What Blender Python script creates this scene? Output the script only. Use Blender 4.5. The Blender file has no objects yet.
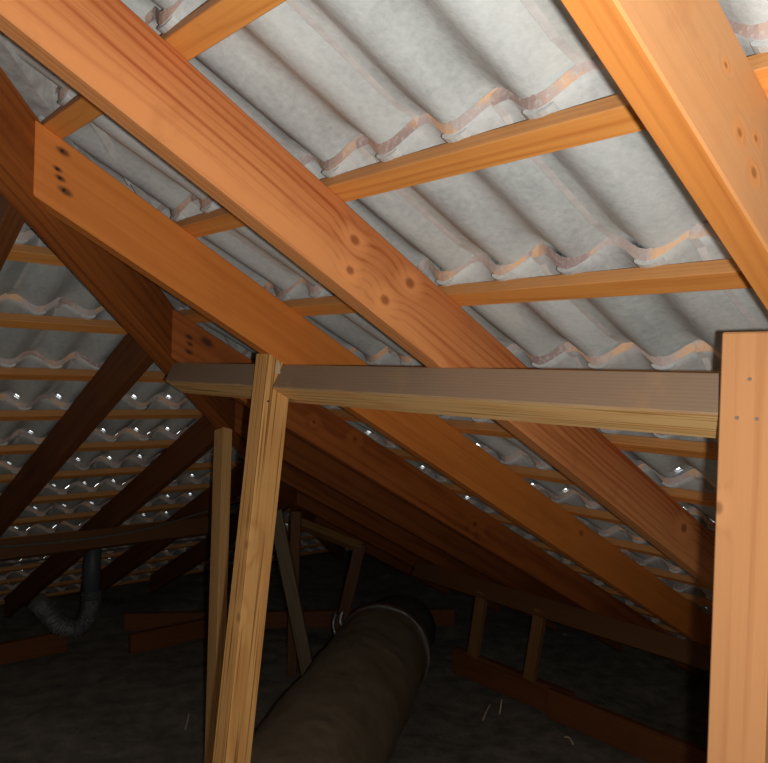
import bpy, bmesh, math, random
from mathutils import Vector, Matrix, noise as mnoise

random.seed(7)
S = bpy.context.scene
COL = S.collection

# ------------------------------------------------------------------ camera, world, flash, exposure
# axes: X runs downhill on the main slope, Y runs along its battens, Z up, floor near z = 0
ZC = 1.88                                   # height of the lens above the ceiling floor
PITCH_T = 0.5185                            # roof pitch (rise per run)
TH = math.atan(PITCH_T)
YAW, TILT, ROLL = math.radians(41.299), math.radians(-0.501), math.radians(1.833)
fwd = Vector((math.sin(YAW) * math.cos(TILT), math.cos(YAW) * math.cos(TILT), math.sin(TILT)))
rgt = Vector((math.cos(YAW), -math.sin(YAW), 0))
upv = rgt.cross(fwd)
r2 = math.cos(ROLL) * rgt + math.sin(ROLL) * upv
u2 = -math.sin(ROLL) * rgt + math.cos(ROLL) * upv
cam_data = bpy.data.cameras.new('camera')
cam_data.sensor_width = 36.0
cam_data.sensor_fit = 'HORIZONTAL'
cam_data.lens = 36.0 * 760.5 / 768.0
cam_data.clip_start = 0.02
cam_data.clip_end = 100
cam = bpy.data.objects.new('camera', cam_data)
COL.objects.link(cam)
cam.matrix_world = Matrix(((r2.x, u2.x, -fwd.x, 0), (r2.y, u2.y, -fwd.y, 0), (r2.z, u2.z, -fwd.z, ZC), (0, 0, 0, 1)))
S.camera = cam

world = bpy.data.worlds.new('overcast_sky')
S.world = world
world.use_nodes = True
bg = world.node_tree.nodes['Background']
bg.inputs['Color'].default_value = (0.93, 0.96, 1.0, 1)
bg.inputs['Strength'].default_value = 3.0

fl = bpy.data.lights.new('camera_flash', 'POINT')
fl.energy = 54.0
fl.color = (1.0, 0.98, 0.94)
fl.shadow_soft_size = 0.009
flo = bpy.data.objects.new('camera_flash', fl)
flo.location = Vector((0, 0, ZC)) + r2 * 0.046 - u2 * 0.012 + fwd * 0.01
COL.objects.link(flo)

S.view_settings.view_transform = 'Standard'
S.view_settings.look = 'None'
S.view_settings.gamma = 1.0
S.view_settings.use_curve_mapping = False
S.view_settings.exposure = 0.0

# ------------------------------------------------------------------ helpers
def P(h, b, z):
    """point given relative to the lens height"""
    return Vector((h, b, z + ZC))

C0 = 0.76                       # height of the main rafter-top plane above the lens at h = 0
CH = 1.399                      # same for the hip-end slope at b = 0
HIPK = 1.233                    # hip line: b - h = HIPK
NM = Vector((math.sin(TH), 0, math.cos(TH)));  UM = Vector((-math.cos(TH), 0, math.sin(TH)))
NH = Vector((0, math.sin(TH), math.cos(TH)));  UH = Vector((0, -math.cos(TH), math.sin(TH)))
def zm(h): return C0 - PITCH_T * h
def zh(b): return CH - PITCH_T * b

def tag(o, label=None, cat=None, group=None, kind=None):
    if label: o['label'] = label
    if cat: o['category'] = cat
    if group: o['group'] = group
    if kind: o['kind'] = kind
    return o

def link(name, mesh, mats=None, parent=None, matrix=None):
    o = bpy.data.objects.new(name, mesh)
    COL.objects.link(o)
    if mats is not None and not mesh.materials:
        for m in (mats if isinstance(mats, (list, tuple)) else [mats]):
            mesh.materials.append(m)
    if matrix is not None:
        o.matrix_world = matrix
    if parent is not None:
        o.parent = parent
        o.matrix_parent_inverse = PINV.get(parent.name, Matrix.Identity(4))
    return o
PINV = {}

def empty(name, loc):
    o = bpy.data.objects.new(name, None)
    o.empty_display_size = 0.1
    COL.objects.link(o)
    o.matrix_world = Matrix.Translation(loc)
    PINV[o.name] = Matrix.Translation(loc).inverted()
    return o

def mesh_from(bm, name, smooth=False):
    me = bpy.data.meshes.new(name)
    bm.normal_update()
    bm.to_mesh(me); bm.free()
    if smooth:
        for p in me.polygons: p.use_smooth = True
    return me

# ------------------------------------------------------------------ node helpers
class NT:
    def __init__(s, name):
        s.m = bpy.data.materials.new(name); s.m.use_nodes = True
        s.t = s.m.node_tree; s.t.nodes.clear()
        s.out = s.t.nodes.new('ShaderNodeOutputMaterial')
        s.b = s.t.nodes.new('ShaderNodeBsdfPrincipled')
        s.t.links.new(s.b.outputs[0], s.out.inputs[0])
    def n(s, t): return s.t.nodes.new(t)
    def l(s, a, b): s.t.links.new(a, b)
    def put(s, sock, v):
        if isinstance(v, (int, float)): sock.default_value = v
        elif isinstance(v, (tuple, list, Vector)): sock.default_value = tuple(v)
        else: s.l(v, sock)
    def math(s, op, a, b=0.0, c=None, clamp=False):
        q = s.n('ShaderNodeMath'); q.operation = op; q.use_clamp = clamp
        s.put(q.inputs[0], a); s.put(q.inputs[1], b)
        if c is not None: s.put(q.inputs[2], c)
        return q.outputs[0]
    def vmath(s, op, a, b=None):
        q = s.n('ShaderNodeVectorMath'); q.operation = op
        s.put(q.inputs[0], a)
        if b is not None: s.put(q.inputs[1], b)
        return q.outputs['Value'] if op in ('DISTANCE', 'LENGTH', 'DOT_PRODUCT') else q.outputs[0]
    def noise(s, vec, scale, detail=3.0, rough=0.55):
        q = s.n('ShaderNodeTexNoise'); s.l(vec, q.inputs['Vector'])
        q.inputs['Scale'].default_value = scale; q.inputs['Detail'].default_value = detail
        q.inputs['Roughness'].default_value = rough
        return q.outputs['Fac']
    def ramp(s, v, stops):
        q = s.n('ShaderNodeValToRGB'); s.l(v, q.inputs[0])
        e = q.color_ramp.elements
        while len(e) < len(stops): e.new(0.5)
        for i, (p, c) in enumerate(stops):
            e[i].position = p; e[i].color = (*c, 1) if len(c) == 3 else c
        return q.outputs[0]
    def mix(s, f, a, b, mode='MIX'):
        q = s.n('ShaderNodeMix'); q.data_type = 'RGBA'; q.blend_type = mode
        s.put(q.inputs[0], f)
        for i, v in ((6, a), (7, b)):
            if isinstance(v, (tuple, list)): q.inputs[i].default_value = (*v, 1) if len(v) == 3 else v
            else: s.l(v, q.inputs[i])
        return q.outputs[2]
    def smooth(s, v, lo, hi):
        q = s.n('ShaderNodeMapRange'); q.interpolation_type = 'SMOOTHSTEP'
        s.put(q.inputs[0], v); q.inputs[1].default_value = lo; q.inputs[2].default_value = hi
        return q.outputs[0]
    def bump(s, h, strength, dist=0.002):
        q = s.n('ShaderNodeBump'); q.inputs['Strength'].default_value = strength
        q.inputs['Distance'].default_value = dist
        s.l(h, q.inputs['Height']); s.l(q.outputs[0], s.b.inputs['Normal'])

def wood(name, light, dark, ring=0.011, pith=(0.03, -0.06), drift=0.02, knots=(), stains=(), rough=0.6,
         contrast=0.6, dust=None, seedoff=0.0, laminate=False, heart=0.0):
    """sawn softwood; object x runs along the timber.  knots: (x,y,z,radius); stains: (x,y,z,radius)"""
    k = NT(name)
    tc = k.n('ShaderNodeTexCoord').outputs['Object']
    rnd = k.n('ShaderNodeObjectInfo').outputs['Random']
    off = k.n('ShaderNodeCombineXYZ')
    k.l(k.math('MULTIPLY', rnd, 13.0), off.inputs[0]); off.inputs[1].default_value = seedoff
    k.l(k.math('MULTIPLY', rnd, 3.0), off.inputs[2])
    v = k.vmath('ADD', tc, off.outputs[0])
    sx = k.n('ShaderNodeSeparateXYZ'); k.l(tc, sx.inputs[0])
    warp = k.noise(k.vmath('MULTIPLY', v, (1.3, 9.0, 9.0)), 1.0, 2.0)
    yy = k.math('ADD', sx.outputs[1], k.math('MULTIPLY', k.math('SUBTRACT', rnd, 0.5), 0.03))
    yy = k.math('SUBTRACT', yy, pith[0])
    zz = k.math('SUBTRACT', k.math('ADD', sx.outputs[2], k.math('MULTIPLY', sx.outputs[0], drift)), pith[1])
    cc = k.n('ShaderNodeCombineXYZ'); k.l(yy, cc.inputs[1]); k.l(zz, cc.inputs[2])
    r = k.vmath('LENGTH', cc.outputs[0])
    r = k.math('ADD', r, k.math('MULTIPLY', warp, 0.030))
    core = None; halo = None
    for (kx, ky, kz, kr) in knots:
        d = k.vmath('DISTANCE', k.vmath('MULTIPLY', tc, (0.75, 1, 1)), (kx * 0.75, ky, kz))
        g = k.math('POWER', 2.718, k.math('MULTIPLY', k.math('MULTIPLY', d, d), -1.0 / (kr * 1.7) ** 2))
        r = k.math('ADD', r, k.math('MULTIPLY', g, ring * 1.5))
        c1 = k.math('SUBTRACT', 1.0, k.smooth(d, kr * 0.25, kr * 0.75))
        core = c1 if core is None else k.math('MAXIMUM', core, c1)
        h1 = k.math('SUBTRACT', 1.0, k.smooth(d, kr * 0.6, kr * 2.2))
        halo = h1 if halo is None else k.math('MAXIMUM', halo, h1)
    w = k.math('SINE', k.math('MULTIPLY', r, 2 * math.pi / ring))
    w = k.math('MULTIPLY_ADD', w, 0.5, 0.5)
    w = k.math('POWER', w, 2.2)
    big = k.noise(k.vmath('MULTIPLY', v, (1.1, 7.0, 7.0)), 1.0, 3.0)
    fibre = k.noise(k.vmath('MULTIPLY', v, (7.0, 260.0, 260.0)), 1.0, 3.0)
    streak = k.noise(k.vmath('MULTIPLY', v, (0.9, 42.0, 42.0)), 1.0, 2.0)
    mixf = k.math('MULTIPLY', w, contrast)
    mixf = k.math('ADD', mixf, k.math('MULTIPLY', k.math('SUBTRACT', streak, 0.5), 0.9))
    fine = k.noise(k.vmath('MULTIPLY', v, (2.5, 120.0, 120.0)), 1.0, 2.0)
    mixf = k.math('ADD', mixf, k.math('MULTIPLY', k.math('SUBTRACT', fine, 0.5), 1.1))
    mixf = k.math('ADD', mixf, k.math('MULTIPLY', k.math('SUBTRACT', big, 0.5), 1.3))
    mixf = k.math('ADD', mixf, k.math('MULTIPLY', k.math('SUBTRACT', fibre, 0.5), 0.35), clamp=True)
    if heart:      # redder heartwood towards one edge of the board
        mixf = k.math('ADD', mixf, k.math('MULTIPLY', k.math('ADD', sx.outputs[2], k.math('MULTIPLY', k.math('SUBTRACT', warp, 0.5), 0.10)), heart / 0.07))
        mixf = k.math('ADD', mixf, heart * 0.75, clamp=True)
    mid = tuple((a * 0.55 + b * 0.45) for a, b in zip(light, dark))
    col = k.ramp(mixf, [(0.0, light), (0.5, mid), (1.0, dark)])
    if laminate:
        lam = k.noise(k.vmath('MULTIPLY', v, (2.0, 190.0, 190.0)), 1.0, 1.0)
        col = k.mix(k.smooth(lam, 0.55, 0.68), col, tuple(a * 0.55 for a in dark))
    if dust is not None:
        # grey dust that has settled on faces turned towards +y of the timber
        geo = k.n('ShaderNodeNewGeometry')
        # object-space normal test keeps the dust on one side of the board itself
        vt = k.n('ShaderNodeVectorTransform'); vt.vector_type = 'NORMAL'
        vt.convert_from = 'WORLD'; vt.convert_to = 'OBJECT'
        k.l(geo.outputs['True Normal'], vt.inputs[0])
        f = k.smooth(k.vmath('DOT_PRODUCT', vt.outputs[0], dust[0]), 0.3, 0.9)
        dn = k.noise(v, 14.0, 4.0)
        f = k.math('MULTIPLY', f, k.math('MULTIPLY_ADD', dn, 0.5, dust[2]), clamp=True)
        col = k.mix(f, col, dust[1])
    if core is not None:
        pale = tuple(min(1, a * 1.15) for a in light)
        col = k.mix(k.math('MULTIPLY', halo, 0.6), col, pale)
        col = k.mix(k.math('MULTIPLY', core, 0.70), col, tuple(a * 0.55 for a in dark))
    if stains:
        sm = None
        for (kx, ky, kz, kr) in stains:
            d = k.vmath('DISTANCE', k.vmath('MULTIPLY', tc, (0.45, 1, 1)), (kx * 0.45, ky, kz))
            h1 = k.math('SUBTRACT', 1.0, k.smooth(d, kr * 0.25, kr))
            sm = h1 if sm is None else k.math('MAXIMUM', sm, h1)
        col = k.mix(k.math('MULTIPLY', sm, 0.8), col, (0.035, 0.016, 0.008))
    # a little dirt
    dirt = k.noise(v, 9.0, 4.0, 0.65)
    col = k.mix(k.math('MULTIPLY', k.smooth(dirt, 0.55, 0.8), 0.25), col, tuple(a * 0.6 for a in dark))
    k.l(col, k.b.inputs['Base Color'])
    k.b.inputs['Roughness'].default_value = rough
    k.b.inputs['Specular IOR Level'].default_value = 0.3
    k.bump(k.math('ADD', fibre, k.math('MULTIPLY', w, 0.6)), 0.25, 0.0015)
    return k.m

def timber(name, A, B, yref, w, d, mat, cutA=None, cutB=None, bevel=0.0025, parent=None, anchor=(0, 0)):
    """Sawn timber from A to B (centre line).  x along, y = width axis close to yref, z = depth axis.
    cutA / cutB: (point, normal) world planes the ends are cut to.  anchor shifts the section in y and z."""
    x = (B - A).normalized()
    z = x.cross(yref).normalized(); y = z.cross(x).normalized()
    M = Matrix(((x.x, y.x, z.x, A.x), (x.y, y.y, z.y, A.y), (x.z, y.z, z.z, A.z), (0, 0, 0, 1)))
    Mi = M.inverted(); L = (B - A).length
    def plane(c, x0):
        if c is None: return Vector((x0, 0, 0)), Vector((1, 0, 0))
        return Mi @ c[0], (Mi.to_3x3() @ c[1])
    pa, na = plane(cutA, 0.0); pb, nb = plane(cutB, L)
    bm = bmesh.new()
    vs = []
    for (p, n) in ((pa, na), (pb, nb)):
        for sy, sz in ((-1, -1), (1, -1), (1, 1), (-1, 1)):
            yy = sy * w / 2 + anchor[0]; zz = sz * d / 2 + anchor[1]
            xx = p.x - (n.y * (yy - p.y) + n.z * (zz - p.z)) / n.x
            vs.append(bm.verts.new((xx, yy, zz)))
    a, b = vs[:4], vs[4:]
    bm.faces.new(a[::-1]); bm.faces.new(b)
    for i in range(4):
        bm.faces.new((a[i], a[(i + 1) % 4], b[(i + 1) % 4], b[i]))
    bmesh.ops.recalc_face_normals(bm, faces=bm.faces)
    if bevel:
        bmesh.ops.bevel(bm, geom=bm.edges[:], offset=bevel, segments=1, affect='EDGES', clamp_overlap=True)
    me = mesh_from(bm, name)
    m = mat(Mi) if callable(mat) else mat
    return link(name, me, m, parent, M)

def wmat(name, light, dark, knots=(), stains=(), **kw):
    """wood whose knots are given as room positions; resolved to the timber's own axes when it is built"""
    def f(Mi):
        kk = [(*(Mi @ P(*q[:3])), q[3]) for q in knots]
        ss = [(*(Mi @ P(*q[:3])), q[3]) for q in stains]
        return wood(name, light, dark, knots=kk, stains=ss, **kw)
    return f

# ------------------------------------------------------------------ materials
def concrete_mat():
    k = NT('tile_concrete')
    tc = k.n('ShaderNodeTexCoord').outputs['Object']
    rnd = k.n('ShaderNodeObjectInfo').outputs['Random']
    off = k.n('ShaderNodeCombineXYZ'); k.l(k.math('MULTIPLY', rnd, 40.0), off.inputs[0]); k.l(k.math('MULTIPLY', rnd, 17.0), off.inputs[1])
    v = k.vmath('ADD', tc, off.outputs[0])
    a = k.noise(k.vmath('MULTIPLY', v, (1, 0.45, 1)), 11.0, 5.0, 0.6)
    b = k.noise(v, 90.0, 4.0, 0.6)
    c = k.noise(k.vmath('MULTIPLY', v, (1, 0.25, 1)), 4.5, 3.0, 0.5)
    f = k.math('ADD', k.math('MULTIPLY', a, 0.65), k.math('MULTIPLY', b, 0.35))
    col = k.ramp(f, [(0.25, (0.34, 0.355, 0.35)), (0.52, (0.55, 0.572, 0.56)), (0.78, (0.70, 0.715, 0.69))])
    col = k.mix(k.math('MULTIPLY', k.smooth(c, 0.52, 0.72), 0.3), col, (0.56, 0.53, 0.44))
    br = k.math('MULTIPLY_ADD', rnd, 0.24, 0.88)
    cb = k.n('ShaderNodeCombineXYZ')
    for i in range(3): k.l(br, cb.inputs[i])
    col = k.mix(1.0, col, cb.outputs[0], 'MULTIPLY')
    k.l(col, k.b.inputs['Base Color'])
    k.b.inputs['Roughness'].default_value = 0.85
    k.b.inputs['Specular IOR Level'].default_value = 0.2
    k.bump(k.math('ADD', b, k.math('MULTIPLY', a, 0.8)), 0.35, 0.003)
    return k.m

def edge_mat():
    k = NT('tile_glazed_edge')
    tc = k.n('ShaderNodeTexCoord').outputs['Object']
    rnd = k.n('ShaderNodeObjectInfo').outputs['Random']
    off = k.n('ShaderNodeCombineXYZ'); k.l(k.math('MULTIPLY', rnd, 31.0), off.inputs[0])
    v = k.vmath('ADD', tc, off.outputs[0])
    a = k.noise(v, 13.0, 3.0, 0.6); b = k.noise(v, 130.0, 3.0); e = k.noise(v, 5.0, 1.0)
    col = k.mix(k.smooth(a, 0.44, 0.60), (0.50, 0.41, 0.385), (0.74, 0.44, 0.25))
    col = k.mix(k.smooth(e, 0.52, 0.62), col, (0.34, 0.245, 0.23))
    col = k.mix(k.math('MULTIPLY', k.smooth(b, 0.5, 0.7), 0.6), col, (0.58, 0.55, 0.51))
    k.l(col, k.b.inputs['Base Color'])
    k.b.inputs['Roughness'].default_value = 0.7
    k.bump(b, 0.4, 0.003)
    return k.m

def plain(name, col, rough=0.7, metal=0.0, var=0.25, scale=30.0, bump=0.2, bd=0.003, spec=0.3, stretch=(1, 1, 1)):
    k = NT(name)
    tc = k.n('ShaderNodeTexCoord').outputs['Object']
    a = k.noise(k.vmath('MULTIPLY', tc, stretch), scale, 5.0, 0.6)
    c = k.ramp(a, [(0.25, tuple(x * (1 - var) for x in col)), (0.75, tuple(min(1, x * (1 + var)) for x in col))])
    k.l(c, k.b.inputs['Base Color'])
    k.b.inputs['Roughness'].default_value = rough; k.b.inputs['Metallic'].default_value = metal
    k.b.inputs['Specular IOR Level'].default_value = spec
    if bump: k.bump(a, bump, bd)
    return k.m

M_TILE = concrete_mat(); M_EDGE = edge_mat()
M_LIP = plain('tile_lip', (0.62, 0.595, 0.57), 0.85, var=0.12, scale=60, bump=0.3)
M_MORTAR = plain('mortar', (0.50, 0.50, 0.48), 0.9, var=0.3, scale=40, bump=0.6)
M_NAIL = plain('nail_steel', (0.45, 0.43, 0.40), 0.4, 0.8, bump=0)
M_RUST = plain('nail_rusty', (0.05, 0.025, 0.015), 0.7, 0.2, bump=0)
M_INSUL = plain('insulation', (0.20, 0.180, 0.145), 0.95, var=0.45, scale=9, bump=0.8, bd=0.02)
M_DUCT = plain('duct_wrap', (0.18, 0.138, 0.088), 0.62, var=0.22, scale=14, bump=0.5, bd=0.01, spec=0.4)
M_DUCT2 = plain('duct_sleeve_dark', (0.075, 0.068, 0.055), 0.5, var=0.3, scale=14, bump=0.5, bd=0.01)
M_FOIL = plain('foil', (0.75, 0.76, 0.78), 0.22, 1.0, var=0.15, scale=50, bump=0.5, bd=0.004)
M_HOSE = plain('dull_foil', (0.50, 0.51, 0.52), 0.30, 0.8, var=0.6, scale=60, bump=0.8, bd=0.01)
M_PIPE = plain('flue_pipe', (0.07, 0.08, 0.09), 0.45, 0.0, var=0.1, scale=12, bump=0)
M_CABLE = plain('cable_sheath', (0.10, 0.09, 0.08), 0.6, bump=0)
M_CHIP = plain('wood_shaving', (0.72, 0.60, 0.40), 0.6, bump=0)
M_PLANE = plain('rear_roof_concrete', (0.30, 0.30, 0.28), 0.9)
M_CEIL = plain('end_wall_board', (0.25, 0.22, 0.18), 0.9)

RED_L, RED_D = (0.40, 0.112, 0.022), (0.19, 0.038, 0.007)  # reddish wood, darkened in the colour for the weaker flash farther back
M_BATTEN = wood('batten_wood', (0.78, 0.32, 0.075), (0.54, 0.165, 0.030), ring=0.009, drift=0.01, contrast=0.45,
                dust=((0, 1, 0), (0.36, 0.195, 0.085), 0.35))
M_DIMW = wood('far_timber_dimmed', (0.14, 0.058, 0.020), (0.075, 0.027, 0.009), contrast=0.5)  # flash falloff over distance is put into the colour of these timbers

# ------------------------------------------------------------------ roof: battens and tiles
TW, PER, AMP, TT = 0.308, 0.154, 0.041, 0.018       # tile cover width, wave, depth, thickness
GAUGE, TLEN, HEADUP, LIP = 0.357, 0.425, 0.026, 0.013
BT, BWD = 0.026, 0.046                               # batten thickness, width

def tile_mesh(name, hole=None):
    """concrete double-roll tile: x across, y uphill (head at y=0), z outwards.  hole: sideways drift of the weep gap"""
    xs = [i * PER / 10 for i in range(21)] + [TW + LIP]
    ylow = [-TLEN, -GAUGE - 0.004]
    if hole is not None: ylow += [-GAUGE + 0.004, -GAUGE + 0.029]
    ylow += [-0.30, -0.20, -0.07, -0.035, 0.0]
    hc = (2, 12) if (hole or 0) > 0 else (7, 17)
    def zw(x): return AMP * (0.5 + 0.5 * math.cos(2 * math.pi * x / PER))
    bm = bmesh.new()
    bot, top = [], []
    for j, y in enumerate(ylow):
        rb, rt = [], []
        for i, x in enumerate(xs):
            zb = zw(x); zt = zb + TT
            if -0.31 < y < -0.05: zb = zb * 0.66 + 0.002       # the rolls are thicker between the laps
            if i == 0: zb += 0.007                      # rebate that rides over the neighbour's lip
            if i >= len(xs) - 2: zb -= 0.006
            if i == len(xs) - 1: zt = zw(TW) + 0.003
            rb.append(bm.verts.new((x, y - (0.009 if j == len(ylow) - 1 else 0.0), zb)))
            yt, xt = y, x
            if hole is not None and j in (2, 3):
                yt -= 0.018
                if i in hc or i - 1 in hc: xt += hole
            rt.append(bm.verts.new((xt, yt, zt)))
        bot.append(rb); top.append(rt)
    ny, nx = len(ylow), len(xs)
    holes = {(2, i) for i in hc} if hole is not None else set()
    for j in range(ny - 1):
        for i in range(nx - 1):
            if (j, i) in holes:
                q = [(j, i), (j, i + 1), (j + 1, i + 1), (j + 1, i)]
                for a in range(4):
                    (j0, i0), (j1, i1) = q[a], q[(a + 1) % 4]
                    bm.faces.new((bot[j0][i0], bot[j1][i1], top[j1][i1], top[j0][i0]))
                continue
            f = bm.faces.new((bot[j][i], bot[j + 1][i], bot[j + 1][i + 1], bot[j][i + 1])); f.smooth = i < nx - 2
            if i == nx - 2: f.material_index = 2
            f = bm.faces.new((top[j][i], top[j][i + 1], top[j + 1][i + 1], top[j + 1][i])); f.smooth = True
    for j in range(ny - 1):
        bm.faces.new((bot[j][0], top[j][0], top[j + 1][0], bot[j + 1][0]))
        bm.faces.new((bot[j][-1], bot[j + 1][-1], top[j + 1][-1], top[j][-1]))
    for i in range(nx - 1):
        f = bm.faces.new((bot[-1][i], top[-1][i], top[-1][i + 1], bot[-1][i + 1])); f.material_index = 1
        f = bm.faces.new((bot[0][i], bot[0][i + 1], top[0][i + 1], top[0][i])); f.material_index = 1
    # hanging nibs in the two pans
    for cx in (PER / 2, PER * 1.5):
        g = [(0.026 * math.cos(t_ * math.pi / 7), 0.007 - 0.013 * math.sin(t_ * math.pi / 7)) for t_ in range(8)]
        a = [bm.verts.new((cx + dx, -0.024, dz)) for dx, dz in g]
        b = [bm.verts.new((cx + dx, -0.0105, dz)) for dx, dz in g]
        bm.faces.new(a); bm.faces.new(b[::-1])
        for i in range(8): bm.faces.new((a[i], b[i], b[(i + 1) % 8], a[(i + 1) % 8]))
    bmesh.ops.recalc_face_normals(bm, faces=bm.faces)
    me = mesh_from(bm, name)
    me.materials.append(M_TILE); me.materials.append(M_EDGE); me.materials.append(M_LIP)
    return me

T_PLAIN = tile_mesh('tile_plain')
T_MAIN = tile_mesh('tile_gappy_main', 0.010)
T_HIP = tile_mesh('tile_gappy_hip', -0.008)

roof_main = tag(empty('roof_main', P(2.2, 1.5, zm(2.2))), 'grey concrete tile roof slope on timber battens, descending behind the rafters', kind='structure')
roof_hip = tag(empty('roof_hip_end', P(1.0, 3.4, zh(3.4))), 'darker hip end tile slope with daylight glints between tiles', kind='structure')

ALPHA = TT / GAUGE
def tile_frame(main, edge, across):
    """edge: downhill batten edge (h on the main slope, b on the hip slope)"""
    U, N = (UM, NM) if main else (UH, NH)
    run = edge - (BWD + HEADUP - 0.006) * math.cos(TH)
    o = P(run, across, zm(run)) if main else P(across, run, zh(run))
    y = math.cos(ALPHA) * U - math.sin(ALPHA) * N
    z = math.sin(ALPHA) * U + math.cos(ALPHA) * N
    o = o + N * (BT + 0.001)
    x = y.cross(z)
    return Matrix(((x.x, y.x, z.x, o.x), (x.y, y.y, z.y, o.y), (x.z, y.z, z.z, o.z), (0, 0, 0, 1)))

HIPN = Vector((-1, 1, 0)).normalized()
def hip_side(pt): return pt.y - pt.x - HIPK
def place_tile(main, M, me, parent):
    pts = [M @ Vector((x, y, 0.02)) for x in (0, TW + LIP) for y in (0, -TLEN)]
    sd = [hip_side(p) * (1 if main else -1) for p in pts]
    lim = -0.012
    if min(sd) > lim: return None
    if max(sd) > lim:
        bm = bmesh.new(); bm.from_mesh(me)
        Mi = M.inverted()
        co = Mi @ (P(0, HIPK, 0) + HIPN * (lim / math.sqrt(2) * (1 if main else -1)))
        no = Mi.to_3x3() @ (HIPN * (1 if main else -1))
        r = bmesh.ops.bisect_plane(bm, geom=bm.verts[:] + bm.edges[:] + bm.faces[:], plane_co=co, plane_no=no, clear_outer=True)
        es = [e for e in bm.edges if e.is_boundary]
        bmesh.ops.holes_fill(bm, edges=es)
        if not bm.verts: bm.free(); return None
        me2 = mesh_from(bm, 'tile_cut')
        if not me2.materials:
            me2.materials.append(M_TILE); me2.materials.append(M_EDGE); me2.materials.append(M_LIP)
        me = me2
    return link('roof_tile', me, None, parent, M)

MAIN_EDGE = [0.544 + 0.3173 * k for k in range(-4, 15)]
HIP_EDGE = [2.176 + 0.3175 * k for k in range(-4, 14)]
rt = random.Random(3)
n_main = n_hip = 0
far_m, far_h = [], []
for k, e in zip(range(-4, 15), MAIN_EDGE):
    ph = -0.037 if k % 2 == 0 else 0.106
    b = ph - 5 * TW
    while b < e + HIPK + 0.4:
        M = tile_frame(True, e, b + rt.uniform(-0.002, 0.002))
        me = T_MAIN if (k >= 4 and rt.random() < 0.55) else T_PLAIN
        seen = b > 0.28 * e - 0.75 and k >= -2
        if seen:
            if place_tile(True, M, me, roof_main): n_main += 1
        else: far_m.append(M)
        b += TW
for k, e in zip(range(-4, 14), HIP_EDGE):
    ph = 0.05 if k % 2 == 0 else 0.20
    h = ph + 20 * TW
    while h > -1.1:
        M = tile_frame(False, e, h + rt.uniform(-0.002, 0.002))
        me = T_HIP if (k >= 2 and rt.random() < 0.88) else T_PLAIN
        if h > -0.7:
            if place_tile(False, M, me, roof_hip): n_hip += 1
        h -= TW
print('tiles', n_main, n_hip)

# tiles past the frame, joined
def join_tiles(frames, parent, name, main):
    bm = bmesh.new()
    for M in frames:
        pts = [M @ Vector((x, y, 0.02)) for x in (0, TW) for y in (0, -TLEN)]
        if max(hip_side(p) * (1 if main else -1) for p in pts) > -0.012: continue
        t = T_PLAIN.copy(); t.transform(M); bm.from_mesh(t); bpy.data.meshes.remove(t)
    me = mesh_from(bm, name)
    me.materials.append(M_TILE); me.materials.append(M_EDGE); me.materials.append(M_LIP)
    o = link(name, me, None, parent, Matrix.Identity(4)); o['kind'] = 'stuff'
    return o
join_tiles(far_m, roof_main, 'outlying_tiles', True)

for e in MAIN_EDGE:
    hm = e - BWD / 2 * math.cos(TH)
    A = P(hm, -1.45, zm(hm)) + NM * BT / 2
    B = P(hm, hm + HIPK - 0.03, zm(hm)) + NM * BT / 2
    timber('batten', A, B, UM, BWD, BT, M_BATTEN, cutB=(P(0, HIPK - 0.02, 0), HIPN), bevel=0.0015, parent=roof_main)
for e in HIP_EDGE:
    bmid = e - BWD / 2 * math.cos(TH)
    A = P(-1.1, bmid, zh(bmid)) + NH * BT / 2
    B = P(bmid - HIPK - 0.03, bmid, zh(bmid)) + NH * BT / 2
    timber('batten', A, B, UH, BWD, BT, M_BATTEN, cutB=(P(0, HIPK + 0.02, 0), HIPN), bevel=0.0015, parent=roof_hip)

# hip capping tiles with their mortar bed, laid along the hip
HD = Vector((1, 1, -PITCH_T)).normalized()
def hip_pt(h, dz=0.0): return P(h, h + HIPK, zm(h) + dz)
capbm = bmesh.new()
prof = [(-0.15, -0.045), (-0.10, 0.012), (-0.05, 0.045), (0, 0.058), (0.05, 0.045), (0.10, 0.012), (0.15, -0.045)]
HS = Vector((1, -1, 0)).normalized(); HU = HS.cross(HD).normalized()
if HU.z < 0: HU = -HU
for q in range(2):
    ring = [capbm.verts.new((0.43 * q, a, c + 0.013 * (1 - q))) for a, c in prof] 
    ring2 = [capbm.verts.new((0.43 * q, a * 0.9, c - 0.016 + 0.013 * (1 - q))) for a, c in prof]
    if q == 0: f0, g0 = ring, ring2
    else:
        for i in range(6):
            capbm.faces.new((f0[i], f0[i + 1], ring[i + 1], ring[i])).smooth = True
            capbm.faces.new((g0[i], ring2[i], ring2[i + 1], g0[i + 1])).smooth = True
            capbm.faces.new((f0[i], g0[i], g0[i + 1], f0[i + 1])); capbm.faces.new((ring[i], ring[i + 1], ring2[i + 1], ring2[i]))
        for i in (0, 6): capbm.faces.new((f0[i], ring[i], ring2[i], g0[i]))
bmesh.ops.recalc_face_normals(capbm, faces=capbm.faces)
cap_me = mesh_from(capbm, 'hip_cap'); cap_me.materials.append(M_TILE)
h = -0.9
while h < 5.0:
    o = hip_pt(h, 0.062)
    M = Matrix(((HD.x, HS.x, HU.x, o.x), (HD.y, HS.y, HU.y, o.y), (HD.z, HS.z, HU.z, o.z), (0, 0, 0, 1)))
    link('hip_cap', cap_me, None, roof_main, M)
    h += 0.38 * HD.x
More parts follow.
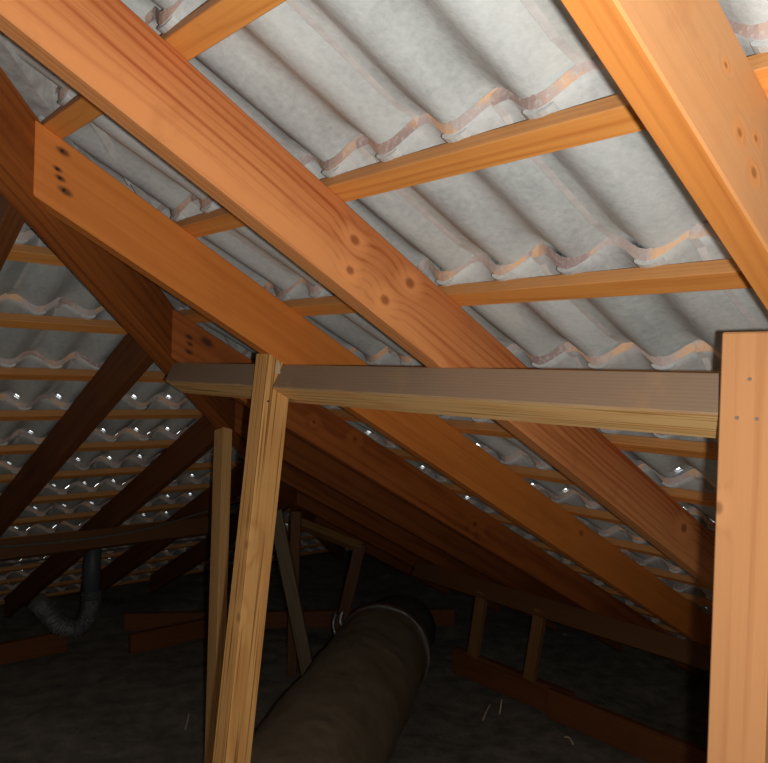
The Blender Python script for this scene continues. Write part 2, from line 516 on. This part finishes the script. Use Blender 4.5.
# the mortar bedding under the caps, lumpy, either side of the hip rafter
for sgn, nm in ((1, roof_main), (-1, roof_hip)):
    bm = bmesh.new()
    ringp = None; N = 90
    for i in range(N + 1):
        hh = -0.85 + 5.75 * i / N
        c = hip_pt(hh, 0.0)
        wob = mnoise.noise(Vector((hh * 9, sgn * 3.1, 0)))
        s0 = 0.004; s1 = 0.050 + 0.016 * wob
        drop = 0.014 + 0.006 * mnoise.noise(Vector((hh * 13, sgn, 4)))
        out = HS * sgn
        base = c + HU * 0.035
        slope = -PITCH_T * 0.66
        ps = [base + out * s0 - HU * 0.008, base + out * s1 + Vector((0, 0, slope * s1 * 0.9)) - HU * drop * 0.2,
              base + out * (s1 + 0.015) + HU * 0.035, base + out * s0 + HU * 0.06]
        cur = [bm.verts.new(p) for p in ps]
        if ringp:
            for a in range(4): bm.faces.new((ringp[a], ringp[(a + 1) % 4], cur[(a + 1) % 4], cur[a]))
        ringp = cur
    bmesh.ops.recalc_face_normals(bm, faces=bm.faces)
    link('mortar_bed', mesh_from(bm, 'mortar_bed'), M_MORTAR, nm, Matrix.Identity(4))

# ------------------------------------------------------------------ floor, rear roof, end wall
bm = bmesh.new()
G = 0.10
x0, y0, nx, ny = -3.2, -1.7, 96, 88
grid = {}
for i in range(nx + 1):
    for j in range(ny + 1):
        x, y = x0 + i * G, y0 + j * G
        z = 0.035 * mnoise.noise(Vector((x * 1.3, y * 1.3, 0))) + 0.022 * mnoise.noise(Vector((x * 4.1, y * 4.1, 2))) - 0.02
        grid[i, j] = bm.verts.new((x, y, z))
for i in range(nx):
    for j in range(ny):
        bm.faces.new((grid[i, j], grid[i + 1, j], grid[i + 1, j + 1], grid[i, j + 1])).smooth = True
fo = link('floor', mesh_from(bm, 'floor'), M_INSUL)
tag(fo, 'dark dusty insulation covering the ceiling below', kind='structure')

def slab(name, pts, t, mat, label):
    bm = bmesh.new()
    n = (pts[1] - pts[0]).cross(pts[2] - pts[0]).normalized() * t
    a = [bm.verts.new(p) for p in pts]; b = [bm.verts.new(p + n) for p in pts]
    bm.faces.new(a); bm.faces.new(b[::-1])
    for i in range(len(pts)): bm.faces.new((a[i], b[i], b[(i + 1) % len(pts)], a[(i + 1) % len(pts)]))
    bmesh.ops.recalc_face_normals(bm, faces=bm.faces)
    o = link(name, mesh_from(bm, name), mat)
    return tag(o, label, kind='structure')
RH = -0.92
zr = zm(RH) + 0.05
slab('roof_rear', [P(RH, -1.55, zr), P(RH, 0.9, zr), P(-3.3, 3.2, zr - 2.38 * PITCH_T), P(-3.3, -1.55, zr - 2.38 * PITCH_T)], 0.04, M_PLANE, 'plain rear roof slope behind the camera')
slab('wall_side', [P(-1.05, 0.55, 1.4), P(-1.05, 0.55, -1.95), P(-1.05, 7.2, -1.95), P(-1.05, 7.2, 1.4)], 0.04, M_CEIL, 'plain boarded side closing the hip end')
slab('wall_rear', [P(-3.3, -1.5, -1.95), P(5.6, -1.5, -1.95), P(5.6, -1.5, 1.7), P(-3.3, -1.5, 1.7)], -0.04, M_CEIL, 'plain end wall behind the camera')
slab('wall_back', [P(-3.2, -1.5, -1.95), P(-3.2, 3.2, -1.95), P(-3.2, 3.2, 0.6), P(-3.2, -1.5, 0.6)], 0.04, M_CEIL, 'plain knee wall behind the camera')

# ------------------------------------------------------------------ rafters
RW, RDV = 0.045, 0.157                           # thickness, vertical depth
RD = RDV * math.cos(TH)
XM = Vector((math.cos(TH), 0, -math.sin(TH)))
XH = Vector((0, math.cos(TH), -math.sin(TH)))
EAVE_H, EAVE_B = 4.86, 6.1

def rafter(bn, h0, h1, mat, label, cut=True, depth=RD):
    """main-slope rafter, near face at bn"""
    bc = bn + RW / 2
    A = P(h0, bc, zm(h0)) - NM * depth / 2
    B = P(h1, bc, zm(h1)) - NM * depth / 2
    cA = (P(0, HIPK - 0.043, 0), HIPN) if cut else (A, Vector((1, 0, 0)))
    o = timber('rafter', A, B, Vector((0, 1, 0)), RW, depth, mat, cutA=cA, cutB=(B, Vector((1, 0, 0))))
    return tag(o, label, 'rafter', 'rafters of the main slope')

K1 = [(0.885, 1.102, 0.248, 0.017), (0.876, 1.102, 0.191, 0.014), (1.028, 1.102, 0.183, 0.018), (0.964, 1.102, 0.144, 0.017), (2.177, 1.102, -0.428, 0.026), (1.136, 1.102, 0.010, 0.010)]
rafter(0.355, -0.85, EAVE_H, wmat('rafter_wood_tan', (0.57, 0.215, 0.048), (0.42, 0.13, 0.026), dust=((0, -1, 0), (0.56, 0.30, 0.135), 0.40), pith=(-0.10, 0.02), drift=0.008, contrast=0.35, ring=0.015,
       knots=[(0.79, 0.355, 0.262, 0.008), (0.827, 0.355, 0.228, 0.010), (0.829, 0.355, 0.265, 0.006), (0.754, 0.355, 0.321, 0.005)]),
       'tan pine rafter overhead beside the nailed post, close to the camera', cut=False)
rafter(1.102, -0.85, EAVE_H, wmat('rafter_wood_streaky', (0.68, 0.27, 0.090), (0.35, 0.070, 0.013), heart=0.34, knots=K1, pith=(0.075, -0.075), drift=0.012, ring=0.013, contrast=0.35),
       'long streaky pine rafter with pale knots crossing the middle of the roof', cut=False)
J1 = rafter(1.676, 0.43, EAVE_H, wmat('rafter_wood_orange', (0.67, 0.215, 0.038), (0.50, 0.130, 0.020), pith=(0.2, 0.0), drift=0.004, ring=0.022, contrast=0.35,
       knots=[(2.502, 1.676, -0.582, 0.024)],
       stains=[(0.545, 1.676, 0.452, 0.010), (0.535, 1.676, 0.413, 0.007), (0.541, 1.676, 0.395, 0.008), (0.552, 1.676, 0.369, 0.011)]),
       'orange jack rafter with an angled end and rusty nail stains against the hip rafter')
rafter(2.285, 1.09, EAVE_H, wmat('rafter_wood_red', RED_L, RED_D, pith=(0.15, 0.05), ring=0.016, contrast=0.5,
       knots=[(1.867, 2.285, -0.252, 0.016), (1.669, 2.285, -0.183, 0.013), (2.58, 2.285, -0.658, 0.024)],
       stains=[(1.156, 2.285, 0.103, 0.010), (1.16, 2.285, 0.08, 0.009), (1.221, 2.285, 0.09, 0.018), (1.157, 2.285, 0.054, 0.010)]),
       'reddish jack rafter with dark nail stains meeting the hip just above the purlin end')
far_mats = [wood('rafter_wood_far_dimmed', (0.27, 0.078, 0.017), (0.13, 0.030, 0.007), pith=(0.15, 0.05), ring=0.016, contrast=0.5)]  # dimmer copy of the red wood, fading flash light painted into it
far_labels = ['dim reddish jack rafter, first below the knotted one behind the leaning strut',
              'dim reddish jack rafter, second below the knotted one behind the leaning strut',
              'dark jack rafter deep under the roof, third below the knotted one',
              'very dark jack rafter deepest under the roof near the short far timbers']
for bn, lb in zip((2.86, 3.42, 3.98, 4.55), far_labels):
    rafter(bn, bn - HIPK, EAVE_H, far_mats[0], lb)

def hip_jack(hn, label, mat):
    hc = hn + RW / 2
    b0 = hc + HIPK
    A = P(hc, b0, zh(b0)) - NH * RD / 2
    B = P(hc, EAVE_B, zh(EAVE_B)) - NH * RD / 2
    o = timber('rafter', A, B, Vector((1, 0, 0)), RW, RD, mat, cutA=(P(0, HIPK + 0.043, 0), HIPN), cutB=(B, Vector((0, 1, 0))))
    return tag(o, label, 'rafter', 'rafters of the hip end slope')
M_HJ = wood('hip_jack_wood', (0.17, 0.055, 0.015), (0.09, 0.024, 0.007), ring=0.014, contrast=0.5, pith=(0.1, 0.05))  # colour lowered to stand in for the flash fading with distance
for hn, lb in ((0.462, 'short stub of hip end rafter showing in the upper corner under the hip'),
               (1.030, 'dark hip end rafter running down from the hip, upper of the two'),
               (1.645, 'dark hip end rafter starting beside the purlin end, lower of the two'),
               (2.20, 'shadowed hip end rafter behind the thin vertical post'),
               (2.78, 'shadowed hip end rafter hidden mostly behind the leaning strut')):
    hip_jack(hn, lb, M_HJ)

# hip rafter
HDEP = 0.178 * math.cos(math.atan(PITCH_T / math.sqrt(2)))
A = hip_pt(-0.9); B = hip_pt(4.8)
Ac = A - HU * HDEP / 2; Bc = B - HU * HDEP / 2
hipo = timber('hip_rafter', Ac, Bc, HS, 0.061, HDEP, wmat('hip_wood', (0.40, 0.115, 0.021), (0.19, 0.044, 0.009), ring=0.018, contrast=0.55, pith=(0.09, 0.03), drift=0.01))
tag(hipo, 'deep dark reddish hip rafter descending steeply from the upper corner', 'rafter')

rb = timber('ridge_board', P(-0.92, -1.45, zm(-0.92) - 0.09), P(-0.92, 0.42, zm(-0.92) - 0.09), Vector((1, 0, 0)), 0.03, 0.18, M_DIMW)
tag(rb, 'ridge board above and behind the camera', 'ridge board')

# ------------------------------------------------------------------ underpurlin, posts, struts
PA, PW = 0.070, 0.090                             # depth square to the roof, width along the slope
H0 = 1.123
E0 = Vector((H0, 0, zm(H0) - RDV + ZC))
cen = E0 - NM * (PA / 2 + 0.0005) - UM * (PW / 2)
A = cen + Vector((0, 0.36, 0)); B = cen + Vector((0, 2.29, 0))
pm = wmat('purlin_wood', (0.95, 0.59, 0.245), (0.86, 0.42, 0.135), ring=0.007, contrast=0.6, drift=0.004, pith=(0.0, 0.2),
          dust=((0, 1, 0), (0.26, 0.180, 0.120), 0.80), laminate=True)
# y axis = uphill so the dust sits on the uphill face
purlin = timber('purlin', A, B, UM, PW, PA, pm, cutB=(P(1.10, 2.318, 0), Vector((-0.35, 1, 0)).normalized()), bevel=0.003)
tag(purlin, 'dusty sawn purlin running level under the rafters from the nailed post to the hip', 'purlin')

# post at the right
M_POST = wmat('post_wood', (0.54, 0.255, 0.103), (0.39, 0.150, 0.050), pith=(0.3, 0.1), ring=0.03, contrast=0.4, drift=0.004,
              knots=[(1.045, 0.481, -0.169, 0.013)])
px = 1.045
post = timber('post', P(px + 0.0225, 0.4465, -1.87), P(px + 0.0225, 0.4465, 0.074), Vector((0, 1, 0)), 0.077, 0.045, M_POST)
tag(post, 'pale pine post with three nail heads standing against the purlin end', 'post')
def nail(parent, p, nrm, r=0.004, mat=None):
    bm = bmesh.new()
    bmesh.ops.create_cone(bm, cap_ends=True, segments=10, radius1=r, radius2=r * 0.75, depth=0.003)
    q = nrm.to_track_quat('Z', 'Y').to_matrix().to_4x4()
    o = link('nail', mesh_from(bm, 'nail'), mat or M_NAIL)
    o.matrix_world = Matrix.Translation(p + nrm * 0.0012) @ q
    o.parent = parent; o.matrix_parent_inverse = parent.matrix_basis.inverted()
    return o
for b, z in ((0.444, 0.010), (0.459, -0.043), (0.433, -0.043)):
    nail(post, P(px, b, z), Vector((-1, 0, 0)), 0.0030)
for h, z in ((0.543, 0.453), (0.534, 0.413), (0.540, 0.395), (0.549, 0.371)):
    nail(J1, P(h, 1.676, z), Vector((0, -1, 0)), 0.0035, M_RUST)

# leaning strut notched over the purlin's corner
SB0, SB1 = 1.680, 1.742
CX, CZ = H0 - PA * math.sin(TH), zm(H0) - RDV - PA * math.cos(TH)      # purlin's uphill lower corner
def frontx(z): return 1.0763 + 0.0895 * (z - 0.049)
wS = 0.077
ztop = 0.046
uh = (math.cos(TH), -math.sin(TH))                                      # along the purlin's underside, downhill
bx, bz = CX, CZ
t = 0.0
while bx < frontx(bz) + wS:
    t += 0.0005; bx = CX + uh[0] * t - 0.001; bz = CZ + uh[1] * t - 0.001
tx = CX - 0.001 + math.tan(TH) * (ztop - CZ)
poly = [(frontx(-1.87), -1.87), (frontx(-1.87) + wS, -1.87), (bx, bz), (CX - 0.001, CZ - 0.001), (min(tx, frontx(ztop) + wS), ztop), (frontx(ztop), ztop)]
xa = Vector((-0.0895, 0, -1)).normalized()                              # grain runs down the strut
orig = P(frontx(ztop), SB0, ztop)
ya = Vector((0, 1, 0)); za = xa.cross(ya)
Ms = Matrix(((xa.x, ya.x, za.x, orig.x), (xa.y, ya.y, za.y, orig.y), (xa.z, ya.z, za.z, orig.z), (0, 0, 0, 1)))
Mi = Ms.inverted()
bm = bmesh.new()
fa = [bm.verts.new(Mi @ P(x, SB0, z)) for x, z in poly]; fb = [bm.verts.new(Mi @ P(x, SB1, z)) for x, z in poly]
bm.faces.new(fa); bm.faces.new(fb[::-1])
for i in range(len(poly)): bm.faces.new((fa[i], fb[i], fb[(i + 1) % len(poly)], fa[(i + 1) % len(poly)]))
bmesh.ops.recalc_face_normals(bm, faces=bm.faces)
bmesh.ops.bevel(bm, geom=bm.edges[:], offset=0.0015, segments=1, affect='EDGES')
sw = wmat('strut_wood', (0.74, 0.40, 0.135), (0.56, 0.24, 0.065), ring=0.008, contrast=0.55, drift=0.003, pith=(0.2, 0.03), laminate=True,
          knots=[(1.022, 1.690, -0.446, 0.024), (1.008, 1.690, -0.631, 0.022)])(Mi)
strut = link('strut', mesh_from(bm, 'strut'), sw, None, Ms)
tag(strut, 'leaning pale strut notched around the purlin with brown knots', 'strut')
nail(strut, P(1.078, SB0, -0.078), Vector((0, -1, 0)), 0.003, M_RUST)
# splinter wedged at its head
bm = bmesh.new()
w0 = [(0, 0, 0), (0.016, 0.004, -0.002), (0.013, 0.004, 0.026), (0.003, 0, 0.030)]
a = [bm.verts.new(Vector(q)) for q in w0]; b = [bm.verts.new(Vector(q) + Vector((0.0, 0.012, 0))) for q in w0]
bm.faces.new(a); bm.faces.new(b[::-1])
for i in range(4): bm.faces.new((a[i], b[i], b[(i + 1) % 4], a[(i + 1) % 4]))
bmesh.ops.recalc_face_normals(bm, faces=bm.faces)
wd = link('splinter', mesh_from(bm, 'splinter'), M_CHIP, None, Matrix.Translation(P(1.096, SB0 - 0.006, -0.005)))
wd.parent = strut; wd.matrix_parent_inverse = strut.matrix_basis.inverted()

# thin vertical post under the hip
hp = 1.603
zt = zm(hp) - 0.200
po = timber('post', P(hp, hp + HIPK, -1.87), P(hp, hp + HIPK, zt + 0.02), Vector((1, 0, 0)), 0.045, 0.075, wood('thin_post_wood', (0.66, 0.37, 0.14), (0.46, 0.22, 0.07), ring=0.01, contrast=0.5),
            cutB=(P(hp, hp + HIPK, zm(hp) - 0.180), HU))
tag(po, 'thin pale post standing under the hip rafter in the strut\'s shadow', 'post')

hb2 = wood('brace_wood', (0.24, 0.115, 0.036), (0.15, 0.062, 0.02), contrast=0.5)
# lower purlin on the main slope, its posts and the hanging beams below
H2 = 3.52
c2 = Vector((H2, 0, zm(H2) - RDV + ZC)) - NM * 0.055 - UM * 0.025
o = timber('purlin', c2 + Vector((0, 0.3, 0)), c2 + Vector((0, 3.62, 0)), UM, 0.05, 0.108, M_DIMW)
tag(o, 'dim lower purlin low under the far rafter ends above two short posts', 'purlin')
LH = 3.50
zb2 = zm(H2) - RDV - 0.11
for b, hh, lb in ((3.03, LH, 'short dim post under the lower purlin, nearer the duct'), (2.60, LH, 'short dim post under the lower purlin, farther from the duct')):
    o = timber('post', P(hh, b + 0.05, -1.70), P(hh, b - 0.01, zb2 + 0.045), Vector((0, 1, 0)), 0.07, 0.04, hb2)
    tag(o, lb, 'post')
hb = wood('hanging_beam_wood', (0.19, 0.062, 0.018), (0.10, 0.030, 0.009), contrast=0.5)  # reddish joist wood with the distance dimming built into its colour
o = timber('ceiling_joist', P(3.53, 2.38, -1.775), P(3.53, 3.26, -1.775), Vector((1, 0, 0)), 0.045, 0.16, hb)
tag(o, 'reddish joist lying beyond the duct carrying two short posts', 'joist')
o = timber('ceiling_joist', P(3.485, 0.6, -1.775), P(3.485, 2.50, -1.775), Vector((1, 0, 0)), 0.04, 0.16, hb)
tag(o, 'reddish joist lapped onto the duct-side joist and running behind the nailed post', 'joist')

# far timbers around the duct
def stick(A, B, yref, w, d, label, cat='strut', name='strut', mat=None):
    o = timber(name, A, B, yref, w, d, mat or M_DIMW)
    return tag(o, label, cat)
greyw = wood('grey_timber', (0.15, 0.11, 0.065), (0.09, 0.055, 0.03), contrast=0.5)
stick(P(2.20, 3.33, -0.72), P(2.46, 3.26, -1.84), Vector((1, -0.8, 0)), 0.07, 0.045, 'greyish diagonal strut sloping down behind the leaning strut', mat=greyw)
stick(P(2.66, 3.79, -1.84), P(2.655, 3.79, -0.84), Vector((1, -0.8, 0)), 0.06, 0.045, 'dim upright strut behind the diagonal one')
stick(P(3.06, 3.88, -1.80), P(3.17, 3.79, -1.10), Vector((1, -0.8, 0)), 0.075, 0.04, 'dim short strut rising behind the far end of the wrapped duct')
stick(P(2.83, 4.02, -0.97), P(3.18, 3.80, -1.13), Vector((0.5, 0.5, 1)), 0.05, 0.075, 'short lit brace under the far jack rafters above the duct', 'brace', 'brace', mat=hb2)
stick(P(2.2, 5.2, -1.80), P(4.2, 3.9, -1.80), Vector((0, 1, 0)), 0.045, 0.12, 'dark joist lying across the floor beyond the wrapped duct', 'joist', 'ceiling_joist', mat=hb)

# hip-end purlin
B3 = 4.10
c3 = Vector((0, B3, zh(B3) - RDV + ZC)) - NH * 0.05 - UH * 0.025
o = timber('purlin', c3 + Vector((-1.0, 0, 0)), c3 + Vector((2.65, 0, 0)), UH, 0.05, 0.10, M_DIMW)
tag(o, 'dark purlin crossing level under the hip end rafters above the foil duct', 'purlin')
for (xa_, xb_, yb, lb) in ((0.6, 1.75, 5.05, 'dark red joist on the floor left of the flue pipe'), (2.05, 2.95, 4.75, 'dark red joist on the floor between flue pipe and thin post')):
    o = timber('ceiling_joist', P(xa_, yb, -1.80), P(xb_, yb, -1.80), Vector((0, 1, 0)), 0.045, 0.13, hb)
    tag(o, lb, 'joist')

# ------------------------------------------------------------------ tubes: ducts, pipe, cables
def spline(pts, n):
    out = []
    p = [pts[0]] + list(pts) + [pts[-1]]
    for i in range(1, len(p) - 2):
        for q in range(n):
            t = q / n
            a, b, c, d = p[i - 1], p[i], p[i + 1], p[i + 2]
            out.append(0.5 * ((2 * b) + (c - a) * t + (2 * a - 5 * b + 4 * c - d) * t * t + (3 * b - a - 3 * c + d) * t ** 3))
    out.append(p[-2]); return out
def tube_bm(path, rad, seg=24, cap=True):
    bm = bmesh.new(); prev = None; rings = []
    up = Vector((0, 0, 1)); tdir = (path[1] - path[0]).normalized()
    nrm = (up - tdir * up.dot(tdir))
    if nrm.length < 0.05: nrm = Vector((1, 0, 0)) - tdir * tdir.x
    nrm.normalize()
    for i, p in enumerate(path):
        t = (path[min(i + 1, len(path) - 1)] - path[max(i - 1, 0)]).normalized()
        nrm = (nrm - t * nrm.dot(t)).normalized(); bi = t.cross(nrm)
        ring = []
        for a in range(seg):
            an = 2 * math.pi * a / seg
            r = rad(i, an) if callable(rad) else rad
            ring.append(bm.verts.new(p + (nrm * math.cos(an) + bi * math.sin(an)) * r))
        if prev:
            for a in range(seg):
                bm.faces.new((prev[a], prev[(a + 1) % seg], ring[(a + 1) % seg], ring[a])).smooth = True
        prev = ring; rings.append(ring)
    if cap: bm.faces.new(rings[0][::-1]); bm.faces.new(rings[-1])
    bmesh.ops.recalc_face_normals(bm, faces=bm.faces)
    return bm

DR = 0.27
dpts = [P(1.30, 2.02, -1.60), P(1.78, 2.40, -1.595), P(2.30, 2.79, -1.59), P(2.60, 3.01, -1.585), P(2.93, 3.26, -1.59)]
dpath = spline(dpts, 14)
def drad(i, an):
    v = Vector((math.cos(an) * 1.2, math.sin(an) * 1.2, i * 0.11))
    w = 0.010 * mnoise.noise(v * 1.3) + 0.008 * mnoise.noise(Vector((math.cos(an) * 2, math.sin(an) * 2, i * 0.9)))
    flat = 0.02 if math.cos(an) < -0.8 else 0
    return DR + w - flat
duct = empty('insulated_duct', P(2.30, 2.79, -1.86))
tag(duct, 'thick wrapped insulated duct lying across the floor with silver tape at its joint', 'duct')
link('duct_wrap', mesh_from(tube_bm(dpath, drad, 40), 'duct_wrap'), M_DUCT, duct, Matrix.Identity(4))
tp = [P(2.88, 3.222, -1.589), P(2.91, 3.245, -1.589), P(2.94, 3.268, -1.590)]
def trad(i, an): return DR + 0.006 + 0.006 * mnoise.noise(Vector((math.cos(an) * 3, math.sin(an) * 3, i * 2.0)))
o = link('foil_tape', mesh_from(tube_bm(tp, trad, 40), 'foil_tape'), M_FOIL, duct, Matrix.Identity(4)); o['label'] = 'crinkled silver tape band'
ep = spline([P(2.93, 3.26, -1.60), P(3.22, 3.47, -1.61), P(3.45, 3.64, -1.66), P(3.64, 3.77, -1.76)], 6)
def erad(i, an): return 0.255 - 0.005 * i + 0.012 * mnoise.noise(Vector((math.cos(an) * 2, math.sin(an) * 2, i * 0.7)))
link('duct_sleeve', mesh_from(tube_bm(ep, erad, 32), 'duct_sleeve'), M_DUCT2, duct, Matrix.Identity(4))
# loose foil tails beside the duct
for k_, (q0, q1, q2) in enumerate(((P(2.93, 3.72, -1.50), P(2.90, 3.70, -1.56), P(2.92, 3.67, -1.66)), (P(2.97, 3.70, -1.49), P(2.95, 3.69, -1.55), P(2.99, 3.66, -1.60)))):
    bm = tube_bm(spline([q0, q1, q2], 5), lambda i, an: 0.006 + 0.010 * abs(math.cos(an)), 8)
    link('foil_strip', mesh_from(bm, 'foil_strip'), M_HOSE, duct, Matrix.Identity(4))

# flue pipe and ribbed foil hose
flue = empty('flue_pipe', P(1.78, 4.72, -1.31))
tag(flue, 'grey vertical flue pipe dropping from the hip end roof with ribbed foil hose', 'pipe')
fx, fy = 1.78, 4.72
link('pipe', mesh_from(tube_bm([P(fx, fy, zh(fy) + 0.02), P(fx, fy, -1.30), P(fx, fy, -1.46)], 0.052, 20), 'pipe'), M_PIPE, flue, Matrix.Identity(4))
hpts = spline([P(fx, fy, -1.40), P(fx, fy, -1.50), P(fx - 0.03, fy, -1.58), P(fx - 0.10, fy + 0.01, -1.62), P(fx - 0.19, fy + 0.03, -1.58), P(fx - 0.25, fy + 0.05, -1.50), P(fx - 0.31, fy + 0.06, -1.42)], 12)
def hrad(i, an): return 0.048 + (0.012 if i % 2 else -0.006) + 0.004 * mnoise.noise(Vector((i * 1.7, math.cos(an) * 2, math.sin(an) * 2)))
ho = link('foil_hose', mesh_from(tube_bm(hpts, hrad, 20), 'foil_hose'), M_HOSE, flue, Matrix.Identity(4))
for p_ in ho.data.polygons: p_.use_smooth = False

def cable(pts, r, label):
    o = link('cable', mesh_from(tube_bm(spline(pts, 10), r, 8), 'cable'), M_CABLE)
    tag(o, label, 'cable')
cable([P(0.3, 4.02, -0.80), P(1.0, 4.03, -0.90), P(1.7, 4.03, -0.91), P(2.2, 4.05, -0.84), P(2.6, 4.1, -0.80)], 0.006, 'thin dark cable drooping along the hip end purlin')
cable([P(0.2, 5.3, -1.25), P(1.0, 5.25, -1.30), P(2.0, 5.2, -1.28), P(3.2, 5.1, -1.27)], 0.006, 'thin cable strung level behind the foil hose')

# pale shavings on the insulation
def shaving(p, d, ln, label):
    d = d.normalized()
    path = spline([p, p + d * ln * 0.5 + Vector((0.008, 0.004, 0.012)), p + d * ln], 5)
    o = link('wood_shaving', mesh_from(tube_bm(path, lambda i, an: 0.0015 + 0.004 * abs(math.cos(an)), 6), 'wood_shaving'), M_CHIP)
    tag(o, label, 'shaving', 'pale shavings on the insulation')
gz = -1.88 + 0.02
shaving(P(3.17, 2.703, gz), Vector((0.16, 0.075, 0.03)), 0.15, 'pale shaving on the insulation beside the duct, leaning one of a close pair')
shaving(P(3.30, 2.695, gz), Vector((0.05, 0.03, 0.06)), 0.08, 'pale shaving on the insulation beside the duct, upright one of a close pair')
shaving(P(3.36, 2.31, gz), Vector((-0.03, -0.08, 0.0)), 0.08, 'lone pale shaving lying in front of the lapped joist')
shaving(P(1.85, 3.57, gz), Vector((0.09, 0.13, 0.04)), 0.12, 'lone pale shaving on the floor beside the thin post')
